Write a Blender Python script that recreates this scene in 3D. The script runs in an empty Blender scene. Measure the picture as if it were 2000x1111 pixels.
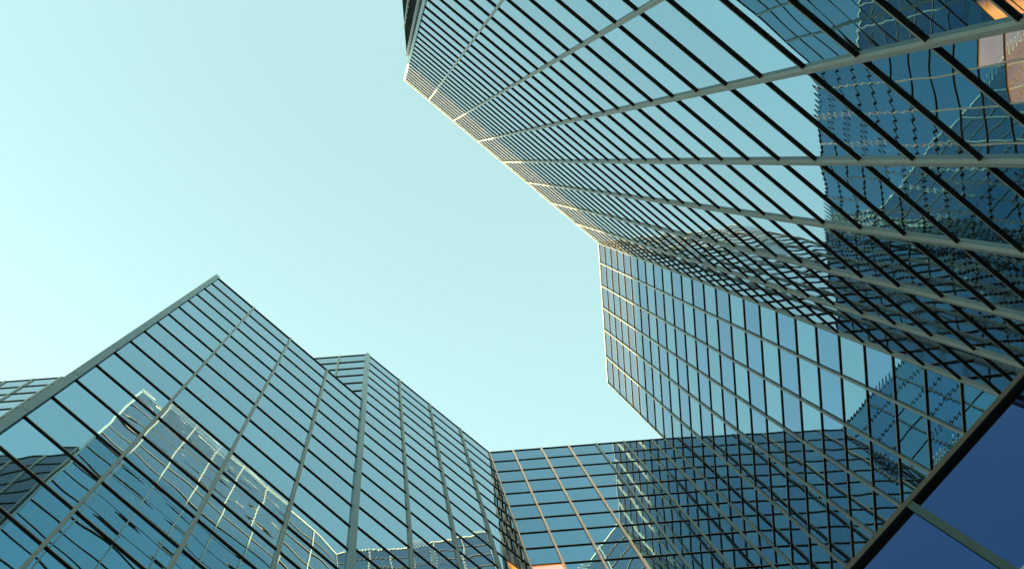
import bpy, bmesh, math, random
from mathutils import Vector
random.seed(7)
R = math.radians
scene = bpy.context.scene
C = scene.collection

# ---------------------------------------------------------------- camera
# World axes: X to the right of the picture, Y down the picture, Z straight up.
# The camera lies on its back in the courtyard, looking at the zenith; lens shift frames the crop.
F, H1 = 1750.0, 80.0
K = H1 / F                                  # metres on plan per unit of the survey grid
cam_d = bpy.data.cameras.new('camera')
cam = bpy.data.objects.new('camera', cam_d)
C.objects.link(cam)
cam.location = (0, 0, 0)
cam.rotation_euler = (math.pi, 0, 0)
cam_d.sensor_width = 36
cam_d.lens = 36 * F / 2000
cam_d.shift_x = (1000 - 749.8) / 2000
cam_d.shift_y = -(555.5 - 315.4) / 2000
cam_d.clip_start = .1
cam_d.clip_end = 5000
scene.camera = cam

# ---------------------------------------------------------------- sky, sun, exposure
SUN_EL = 8.0
SX, SY = -.50, .85                         # where the sun stands on plan
world = bpy.data.worlds.new('World')
scene.world = world
world.use_nodes = True
wn, wl = world.node_tree.nodes, world.node_tree.links
wn.clear()
sky = wn.new('ShaderNodeTexSky')
sky.sky_type = 'NISHITA'
sky.sun_disc = False
sky.sun_elevation = R(SUN_EL)
sky.sun_rotation = math.atan2(SX, SY)
sky.air_density, sky.dust_density, sky.ozone_density = 1.0, .8, 1.0
tint = wn.new('ShaderNodeMix'); tint.data_type = 'RGBA'; tint.blend_type = 'MULTIPLY'
tint.inputs[0].default_value = 1
tint.inputs[7].default_value = (1.14, 1.14, .75, 1)
wl.new(sky.outputs[0], tint.inputs[6])
bg = wn.new('ShaderNodeBackground'); bg.inputs[1].default_value = .12
wl.new(tint.outputs[2], bg.inputs[0])
wo = wn.new('ShaderNodeOutputWorld'); wl.new(bg.outputs[0], wo.inputs[0])

sd = bpy.data.lights.new('sun', 'SUN')
sd.energy, sd.angle, sd.color = 5.0, R(.53), (1, .62, .27)
so = bpy.data.objects.new('sun', sd); C.objects.link(so)
ch = math.cos(R(SUN_EL)) / math.hypot(SX, SY)
sdir = Vector((SX * ch, SY * ch, math.sin(R(SUN_EL))))
so.rotation_euler = sdir.to_track_quat('Z', 'Y').to_euler()

scene.view_settings.view_transform = 'Standard'
scene.view_settings.look = 'None'
scene.view_settings.gamma = 1
scene.view_settings.exposure = 3.2
scene.cycles.max_bounces = 12
scene.cycles.glossy_bounces = 8
scene.cycles.blur_glossy = 2.0


# ---------------------------------------------------------------- materials
def mat(name, col, rough=.5, metal=0.0, var=.12, scale=3.0):
    m = bpy.data.materials.new(name); m.use_nodes = True
    n, l = m.node_tree.nodes, m.node_tree.links
    b = n['Principled BSDF']
    b.inputs['Roughness'].default_value = rough
    b.inputs['Metallic'].default_value = metal
    b.inputs['Specular IOR Level'].default_value = .25
    no = n.new('ShaderNodeTexNoise'); no.inputs['Scale'].default_value = scale; no.inputs['Detail'].default_value = 5
    g = n.new('ShaderNodeNewGeometry'); l.new(g.outputs['Position'], no.inputs['Vector'])
    mx = n.new('ShaderNodeMix'); mx.data_type = 'RGBA'
    mx.inputs[6].default_value = (*[c * (1 - var) for c in col], 1)
    mx.inputs[7].default_value = (*[min(1, c * (1 + var)) for c in col], 1)
    l.new(no.outputs[0], mx.inputs[0]); l.new(mx.outputs[2], b.inputs['Base Color'])
    return m


def glass(name, col, dust=.016, wave=.0046, bow=.0050, tilt=.0032):
    """Mirror-coated curtain-wall glass: every pane is slightly out of true, bowed and roller-waved."""
    m = bpy.data.materials.new(name); m.use_nodes = True
    n, l = m.node_tree.nodes, m.node_tree.links
    n.clear()

    def math_(op, a, b=None):
        q = n.new('ShaderNodeMath'); q.operation = op
        for i, v in enumerate((a, b)):
            if v is None: continue
            if isinstance(v, (int, float)): q.inputs[i].default_value = v
            else: l.new(v, q.inputs[i])
        return q.outputs[0]

    def vec(op, a, b=None, s=None):
        q = n.new('ShaderNodeVectorMath'); q.operation = op
        for i, v in enumerate((a, b)):
            if v is None: continue
            if isinstance(v, tuple): q.inputs[i].default_value = v
            else: l.new(v, q.inputs[i])
        if s is not None:
            if isinstance(s, (int, float)): q.inputs['Scale'].default_value = s
            else: l.new(s, q.inputs['Scale'])
        return q.outputs[0]

    geo = n.new('ShaderNodeNewGeometry')
    at = n.new('ShaderNodeAttribute'); at.attribute_name = 'pane'
    pane = at.outputs['Vector']                       # three random numbers, one set per pane
    pos = geo.outputs['Position']
    shifted = vec('ADD', pos, vec('SCALE', pane, s=61.0))
    # bowing of the pane
    na = n.new('ShaderNodeTexNoise'); na.inputs['Scale'].default_value = .55; na.inputs['Detail'].default_value = 1.0
    l.new(shifted, na.inputs['Vector'])
    bowv = vec('SCALE', vec('SUBTRACT', na.outputs['Color'], (.5, .5, .5)), s=bow * 2)
    # pane set slightly out of plane
    tiltv = vec('SCALE', vec('SUBTRACT', pane, (.5, .5, .5)), s=tilt * 2)
    # roller waves running across the pane
    sep = n.new('ShaderNodeSeparateXYZ'); l.new(pos, sep.inputs[0])
    sp = n.new('ShaderNodeSeparateXYZ'); l.new(pane, sp.inputs[0])
    ph = math_('MULTIPLY', sp.outputs[1], 40.0)
    wob = math_('MULTIPLY', na.outputs[0], 9.0)
    sn = math_('SINE', math_('ADD', math_('ADD', math_('MULTIPLY', sep.outputs[2], 24.0), ph), wob))
    amp = math_('MULTIPLY', math_('POWER', sp.outputs[0], 3.5), wave)
    cz = n.new('ShaderNodeCombineXYZ'); l.new(math_('MULTIPLY', sn, amp), cz.inputs[2])
    nrm = vec('NORMALIZE', vec('ADD', vec('ADD', geo.outputs['Normal'], bowv), vec('ADD', tiltv, cz.outputs[0])))
    coat = n.new('ShaderNodeBsdfPrincipled')
    coat.inputs['Base Color'].default_value = (*col, 1)
    tone = vec('SCALE', tuple(col), s=math_('ADD', math_('MULTIPLY', sp.outputs[2], .14), .93))   # no two panes quite alike
    l.new(tone, coat.inputs['Base Color'])
    coat.inputs['Metallic'].default_value = 1
    coat.inputs['Roughness'].default_value = 0.0
    l.new(nrm, coat.inputs['Normal'])
    film = n.new('ShaderNodeBsdfPrincipled')          # the film of city dust on the outside
    film.inputs['Base Color'].default_value = (.62, .60, .56, 1)
    film.inputs['Roughness'].default_value = .55
    nd = n.new('ShaderNodeTexNoise'); nd.inputs['Scale'].default_value = .9; nd.inputs['Detail'].default_value = 6
    l.new(shifted, nd.inputs['Vector'])
    fac = math_('MULTIPLY', math_('ADD', nd.outputs[0], .5), dust)
    mix = n.new('ShaderNodeMixShader')
    l.new(fac, mix.inputs[0]); l.new(coat.outputs[0], mix.inputs[1]); l.new(film.outputs[0], mix.inputs[2])
    out = n.new('ShaderNodeOutputMaterial'); l.new(mix.outputs[0], out.inputs[0])
    return m


def sun_glow_pane(name, power, lo, hi, edge=-1e3):
    """Glass with added warm emission standing in for reflected sunlight; no lamps behind it."""
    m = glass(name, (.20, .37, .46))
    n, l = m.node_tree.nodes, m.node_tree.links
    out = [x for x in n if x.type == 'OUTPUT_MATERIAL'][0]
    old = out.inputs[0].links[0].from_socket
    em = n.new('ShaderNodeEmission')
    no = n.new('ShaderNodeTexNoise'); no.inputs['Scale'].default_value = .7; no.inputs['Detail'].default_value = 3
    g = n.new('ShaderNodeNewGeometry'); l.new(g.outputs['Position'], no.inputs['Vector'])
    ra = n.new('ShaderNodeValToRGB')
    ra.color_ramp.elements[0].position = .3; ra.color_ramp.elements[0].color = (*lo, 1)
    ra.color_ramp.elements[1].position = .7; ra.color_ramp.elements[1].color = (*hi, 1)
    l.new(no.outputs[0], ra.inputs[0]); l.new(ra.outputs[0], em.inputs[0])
    # the added glow only covers the part of the pane beyond `edge`
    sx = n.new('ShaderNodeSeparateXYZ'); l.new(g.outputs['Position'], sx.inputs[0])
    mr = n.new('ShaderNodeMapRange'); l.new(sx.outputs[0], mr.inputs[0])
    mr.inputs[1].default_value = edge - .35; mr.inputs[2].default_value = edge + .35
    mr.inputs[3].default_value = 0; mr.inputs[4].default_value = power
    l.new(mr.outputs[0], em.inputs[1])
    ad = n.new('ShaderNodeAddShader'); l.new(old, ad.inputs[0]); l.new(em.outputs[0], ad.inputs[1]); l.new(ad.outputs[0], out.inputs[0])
    return m


M = dict(
    sun_glow=sun_glow_pane('pane with added sun glow', .5, (.8, .16, .012), (1, .34, .04), 6.35),  # gold reflected sunlight put in as emission on a few panes
    dim=sun_glow_pane('pane with faint added sun glow', .14, (.6, .15, .02), (.95, .26, .045)),
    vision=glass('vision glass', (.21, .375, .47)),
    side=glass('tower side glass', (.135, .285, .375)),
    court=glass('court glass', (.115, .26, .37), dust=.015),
    spandrel=glass('spandrel glass', (.095, .22, .345)),
    low=glass('podium glass', (.021, .055, .155), dust=.004, bow=.002, wave=.0005),
    dark=glass('dark louvre glass', (.018, .028, .06), dust=.004),
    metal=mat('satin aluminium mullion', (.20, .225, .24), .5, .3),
    black=mat('black anodised transom', (.010, .012, .020), .6),
    lip=mat('transom face', (.19, .19, .18), .6),
    bounce_pink=mat('mullion painted with bounced light', (.95, .56, .46), .5),  # pinkish bounced sunlight put into the base colour of the left mullions
    post=mat('slate painted corner post', (.17, .25, .30), .5, .4),
    cap=mat('aluminium coping', (.50, .52, .50), .45),
    bronze=mat('weathered bronze fascia', (.045, .042, .038), .7),
    dark_metal=mat('dark slate mullion', (.02, .042, .05), .7),
    roof=mat('grey roof gravel', (.25, .25, .24), .9, 0, .3, 8),
    rear=mat('grey precast concrete', (.30, .29, .28), .85, 0, .2, .5),
    stone=mat('granite paving', (.26, .25, .24), .8, 0, .25, 1.5),
)


# ---------------------------------------------------------------- mesh helpers
def link(name, verts, faces, mats, parent=None, fm=None):
    me = bpy.data.meshes.new(name)
    me.from_pydata(verts, [], faces)
    for m in mats: me.materials.append(m)
    if fm: me.polygons.foreach_set('material_index', fm)
    me.update()
    o = bpy.data.objects.new(name, me)
    C.objects.link(o)
    if parent: o.parent = parent
    return o


def thing(name, label, cat, group=None):
    o = bpy.data.objects.new(name, None)
    C.objects.link(o)
    o['label'] = label; o['category'] = cat
    if group: o['group'] = group
    return o


def P(x, y):                               # survey grid to metres
    return Vector((x * K, y * K))


GROUND = -1.6


def bar_box(p, q, n, depth, back, z0, z1, name, m, parent, face=None):
    """A box along the wall from p to q, projecting depth out of it and reaching back behind it."""
    a, b = p + n * depth, q + n * depth
    c, d = q - n * back, p - n * back
    vs = [(*v, z) for z in (z0, z1) for v in (a, b, c, d)]
    fs = [(0, 3, 2, 1), (4, 5, 6, 7), (0, 1, 5, 4), (1, 2, 6, 5), (2, 3, 7, 6), (3, 0, 4, 7)]
    t = (q - p)
    if t.x * n.y - t.y * n.x < 0:           # keep the faces pointing outwards
        pass
    else:
        fs = [f[::-1] for f in fs]
    if face: return link(name, vs, fs, [m, face], parent, [0, 0, 1, 0, 0, 0])
    return link(name, vs, fs, [m], parent)


def facade(root, p, q, top, cuts, module, mats=('vision',), inner=None, min_z=GROUND, z_ref=None,
           t_depth=.056, m_depth=.11, m_width=.10, first=True, last=True, t_h=.05, tm='black', mm='metal', sun_glow=(), bounce_pink=(), glow='sun_glow'):
    """One curtain wall: panes, a mullion at each cut, a transom at each module."""
    d = q - p; L = d.length; d = d / L
    n = Vector((d.y, -d.x))
    if inner is not None and n.dot(inner - p) > 0: n = -n
    # floors
    zs = [top]
    while zs[-1] - module > min_z: zs.append(zs[-1] - module)
    zs.append(min_z)
    verts, faces, fm, at = [], [], [], []
    cc = sorted(set([0.0] + list(cuts) + [1.0]))
    for i in range(len(cc) - 1):
        a, b = p + d * L * cc[i], p + d * L * cc[i + 1]
        for j in range(len(zs) - 1):
            r = (random.random(), random.random(), random.random())
            k = len(verts)
            verts += [(*a, zs[j + 1]), (*b, zs[j + 1]), (*b, zs[j]), (*a, zs[j])]
            f = (k, k + 1, k + 2, k + 3)
            nf = Vector((d.y, -d.x))        # normal of that winding
            faces.append(f if nf.dot(n) > 0 else f[::-1])
            fm.append(len(mats) if (i, j) in sun_glow else j % len(mats)); at += [r] * 4
    wall = link('glass_wall', verts, faces, [M[x] for x in mats] + ([M[glow]] if sun_glow else []), root, fm)
    A = wall.data.attributes.new('pane', 'FLOAT_VECTOR', 'POINT')
    A.data.foreach_set('vector', [c for v in at for c in v])
    for j, z in enumerate(zs[:-1]):
        if j == 0: continue
        bar_box(p + d * .02, q - d * .02, n, t_depth, .02, z - t_h / 2, z + t_h / 2, 'transom', M[tm], wall, M['lip' if tm == 'black' else tm])
    for i, c in enumerate(cc):
        if (c == 0 and not first) or (c == 1 and not last): continue
        s = p + d * L * c
        lo, hi = -m_width / 2, m_width / 2
        if c == 0: lo = 0
        if c == 1: hi = 0
        bar_box(s + d * lo, s + d * hi, n, m_depth, .02, min_z, top - .004, 'mullion', M['bounce_pink' if i in bounce_pink else mm], wall)
    return wall, d, n


def coping(root, p, q, n, top, h, depth, m, name='coping'):
    return bar_box(p, q, n, depth, .35, top - h, top + .06, name, M[m], root)


def prism(name, pts, z0, z1, m, root):
    n = len(pts)
    vs = [(*p, z) for z in (z0, z1) for p in pts]
    fs = [tuple(range(n)), tuple(range(n, 2 * n))] + [(i, (i + 1) % n, n + (i + 1) % n, n + i) for i in range(n)]
    o = link(name, vs, fs, [m], root)
    bm = bmesh.new(); bm.from_mesh(o.data); bmesh.ops.recalc_face_normals(bm, faces=bm.faces); bm.to_mesh(o.data); bm.free()
    return o


def shell(root, pts, skip, top):
    """Roof slab and the rear walls the courtyard never sees (all sides of pts but the first `skip`)."""
    c = sum(pts, Vector((0, 0))) / len(pts)
    tri = [(*p, top - .06) for p in pts]
    o = link('roof', tri, [tuple(range(len(pts)))], [M['roof']], root)
    for i in range(skip, len(pts)):
        a, b = pts[i], pts[(i + 1) % len(pts)]
        link('rear_wall', [(*a, GROUND), (*b, GROUND), (*b, top), (*a, top)], [(0, 1, 2, 3)], [M['rear']], root)


def post(root, p, half, top, m='post', joints=None, out=Vector((0, 0)), rot=0.0, min_z=GROUND):
    """A square corner post; sheet joints cut it into lengths."""
    q = p + out
    u = Vector((math.cos(rot), math.sin(rot))) * half; v = Vector((-u.y, u.x))
    pts = [q + u + v, q - u + v, q - u - v, q + u - v]
    step = joints or 1e9
    vs, fs = [], []
    z = top
    while z > min_z:
        z2 = max(min_z, z - step)
        k = len(vs)
        zz = (z2 + (.03 if z2 > min_z else 0), z)
        vs += [(*a, h) for h in zz for a in pts]
        fs += [(k, k + 3, k + 2, k + 1), (k + 4, k + 5, k + 6, k + 7)] + [(k + i, k + (i + 1) % 4, k + 4 + (i + 1) % 4, k + 4 + i) for i in range(4)]
        z = z2
    return link('corner_post', vs, fs, [M[m]], root)


# ---------------------------------------------------------------- the courtyard survey
MOD = .0248 * H1
MODT = .0251 * H1
h2, h3, h4, hS = .798 * H1, .643 * H1, .12 * H1, .785 * H1
L1, TR, RM = P(40.5, -159), P(420, 158.5), P(438, 432)
MB = P(164, 453.5)
B0 = P(-25.5, 301)
A0 = P(-210, 145.5)

# ground
g = 4000
o = link('ground', [(-g, -g, GROUND), (g, -g, GROUND), (g, g, GROUND), (-g, g, GROUND)], [(0, 1, 2, 3)], [M['stone']])
o['kind'] = 'structure'

# the tall tower: wide face and narrow face meeting in an inner corner
tower = thing('glass_tower', 'tallest mirror glass tower whose sunlit top bends round an inner corner', 'tower')
pts = [L1, TR, RM, P(1000, 390), P(1000, -500), P(450, -500)]
inn = P(700, 0)
_, dT, nT = facade(tower, L1, TR, H1, [i / 8 for i in range(1, 8)], MODT, inner=inn, first=False)
rows = [0, 39, 83, 126, 169, 221, 273]
_, dR, nR = facade(tower, TR, RM, H1, [r / 273 for r in rows[1:-1]], MODT, ('spandrel', 'side'), inner=inn, first=False, m_width=.09, t_depth=.055)
coping(tower, L1, TR, nT, H1, .05, .07, 'cap')
coping(tower, TR, RM, nR, H1, .05, .07, 'cap')
post(tower, L1, .085, H1, joints=MOD * 5, rot=R(40))
shell(tower, pts, 2, H1)

# lower dark block behind the tower's free corner
annex = thing('dark_annex', 'dark louvred block with narrow ribs behind the free corner of the tallest tower', 'building')
s0, s1 = P(36, -162), P(-4, -660)
pts = [s0, s1, P(449, -660), P(449, -502)]
_, dS, nS = facade(annex, s0, s1, hS, [i * .0875 for i in range(1, 11)], MOD, ('dark',), inner=P(300, -400), tm='dark_metal', t_h=.08)
coping(annex, s0, s1, nS, hS, .05, .05, 'bronze')
shell(annex, pts, 1, hS)

# the middle block: return wall, slanting wall, then the wall that closes the courtyard
mid = thing('folded_block', 'folded mirror glass block closing the courtyard between the lower wedge and the tallest tower', 'building')
Q = P(-760, 301 + .075 * 734)
pts = [Q, B0, MB, RM, P(1000, 392), P(1000, 900), P(-760, 900)]
inn = P(300, 800)
LQ = (B0 - Q).length
wid = 43.5 * K
_, dQ, nQ = facade(mid, B0, Q, h2, [i * wid / LQ for i in range(1, int(LQ / wid))], MOD, inner=inn, first=False)
_, dB, nB = facade(mid, B0, MB, h2, [.258, .508, .758], MOD, inner=inn, first=False, last=True, t_depth=.046, t_h=.042,
                   sun_glow={(3, 10), (3, 11)})
mx = [1001.7, 1057, 1111, 1165, 1219, 1273]
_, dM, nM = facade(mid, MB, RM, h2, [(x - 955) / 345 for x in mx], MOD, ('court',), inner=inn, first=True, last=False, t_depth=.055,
                   sun_glow={(0, 9), (0, 10), (1, 10)}, glow='dim', bounce_pink={0, 1, 2, 3})
coping(mid, B0, MB, nB, h2, .04, .05, 'black')
coping(mid, MB, RM, nM, h2, .04, .05, 'black')
coping(mid, B0, Q, nQ, h2, .04, .05, 'black')
post(mid, B0, .13, h2 + .02, joints=MOD * 2.5, rot=R(40))
shell(mid, pts, 3, h2)

# the lower wedge in front of it, its face in line with the slanting wall
wedge = thing('corner_block', 'lower mirror glass block with a pointed corner and wide corner post at the left', 'building')
pts = [A0, B0, P(-362, 326)]
inn = P(-250, 300)
_, dA, nA = facade(wedge, A0, B0, h3, [.25, .5, .75], MOD, inner=inn, first=False, last=False, t_depth=.046, t_h=.042)
coping(wedge, A0, B0, nA, h3, .04, .05, 'black')
post(wedge, A0, .13, h3 + .06, joints=MOD * 2, rot=R(40))
shell(wedge, pts, 1, h3)

# the low block in the inner corner
low = thing('podium_block', 'low near block of dark blue glass under a thick black coping', 'building')
w0, w1 = P(213, -18.6), P(101, 106)
pts = [w0, w1, P(425, 404), P(419, 160)]
LW = (w1 - w0).length
tm_ = (P(123.6, 80.5) - w0).length / LW
_, dW, nW = facade(low, w0, w1, h4, [tm_ - .385, tm_], 1.66, ('low',), inner=P(380, 250), t_depth=.05, m_depth=.05,
                   m_width=.085, mm='dark_metal', first=False, last=False)
bar_box(w0, w1, nW, .045, .4, h4 - .02, h4 + .055, 'coping', M['black'], low)
bar_box(w0, w1, nW, .057, -.046, h4 - .015, h4 + .06, 'fascia', M['bronze'], low)
shell(low, pts, 1, h4)


# unseen blocks added on the sun's side: their roofs cut off the low sun
def shade_block(label, x0, y0, w, dpt, rot, top):
    b = thing('shadow_block', label, 'building')
    u = Vector((math.cos(R(rot)), math.sin(R(rot)))); v = Vector((-u.y, u.x))
    c = Vector((x0, y0))
    base = [c - u * w / 2 - v * dpt / 2, c + u * w / 2 - v * dpt / 2, c + u * w / 2 + v * dpt / 2, c - u * w / 2 + v * dpt / 2]
    prism('shadow_block_wall', base, GROUND, top, M['rear'], b)
    z = 4.0
    while z < top - 2.5:                    # ribbon windows and sills of the added block, floor by floor, on the side facing the court
        bar_box(base[0] + u * .8, base[1] - u * .8, -v, .06, .02, z, z + 1.7, 'shadow_block_window', M['dark'], b)
        bar_box(base[0] + u * .7, base[1] - u * .7, -v, .16, .02, z - .15, z, 'shadow_block_sill', M['cap'], b)
        z += 3.6
    bar_box(base[0], base[1], -v, .2, .3, top + .004, top + .5, 'shadow_block_parapet', M['cap'], b)
    return b


tan = math.tan(R(SUN_EL))
sv = Vector((SX, SY)).normalized(); qv = Vector((-sv.y, sv.x)) * -1   # q grows down the picture
if qv.y < 0: qv = -qv


def caster(label, ref, zref, q0, q1, dist, rot):
    """Block whose near roof edge throws its shadow line to height zref at plan point ref."""
    pr = ref.dot(sv)
    qm = (q0 + q1) / 2
    mid_ = sv * (pr + dist) + qv * ref.dot(qv)
    u = Vector((math.cos(R(rot)), math.sin(R(rot)))); v = Vector((-u.y, u.x))
    if v.dot(sv) < 0: v = -v
    # slide along the near edge to cover q0..q1
    s = (qm - mid_.dot(qv)) / u.dot(qv)
    w = abs((q1 - q0) / u.dot(qv))
    c = mid_ + u * s + v * 15
    shade_block(label, c.x, c.y, w, 30, rot, zref + dist * tan)


qL1, qTR, qRM = L1.dot(qv), TR.dot(qv), RM.dot(qv)
caster('unseen concrete block added at the left to cut the low sun', (L1 + TR) / 2, .78 * H1, qL1 - 16, qTR - .6, 130, 40)
caster('taller unseen concrete block added at the lower left to cut the low sun', (TR + RM) / 2, .866 * H1, qTR - .6, qRM + .3, 160, 86 + 180)
caster('lower unseen concrete block added beyond the lower wedge to cut the low sun', B0, .755 * H1, qRM + .3, qRM + 60, 150, 86)
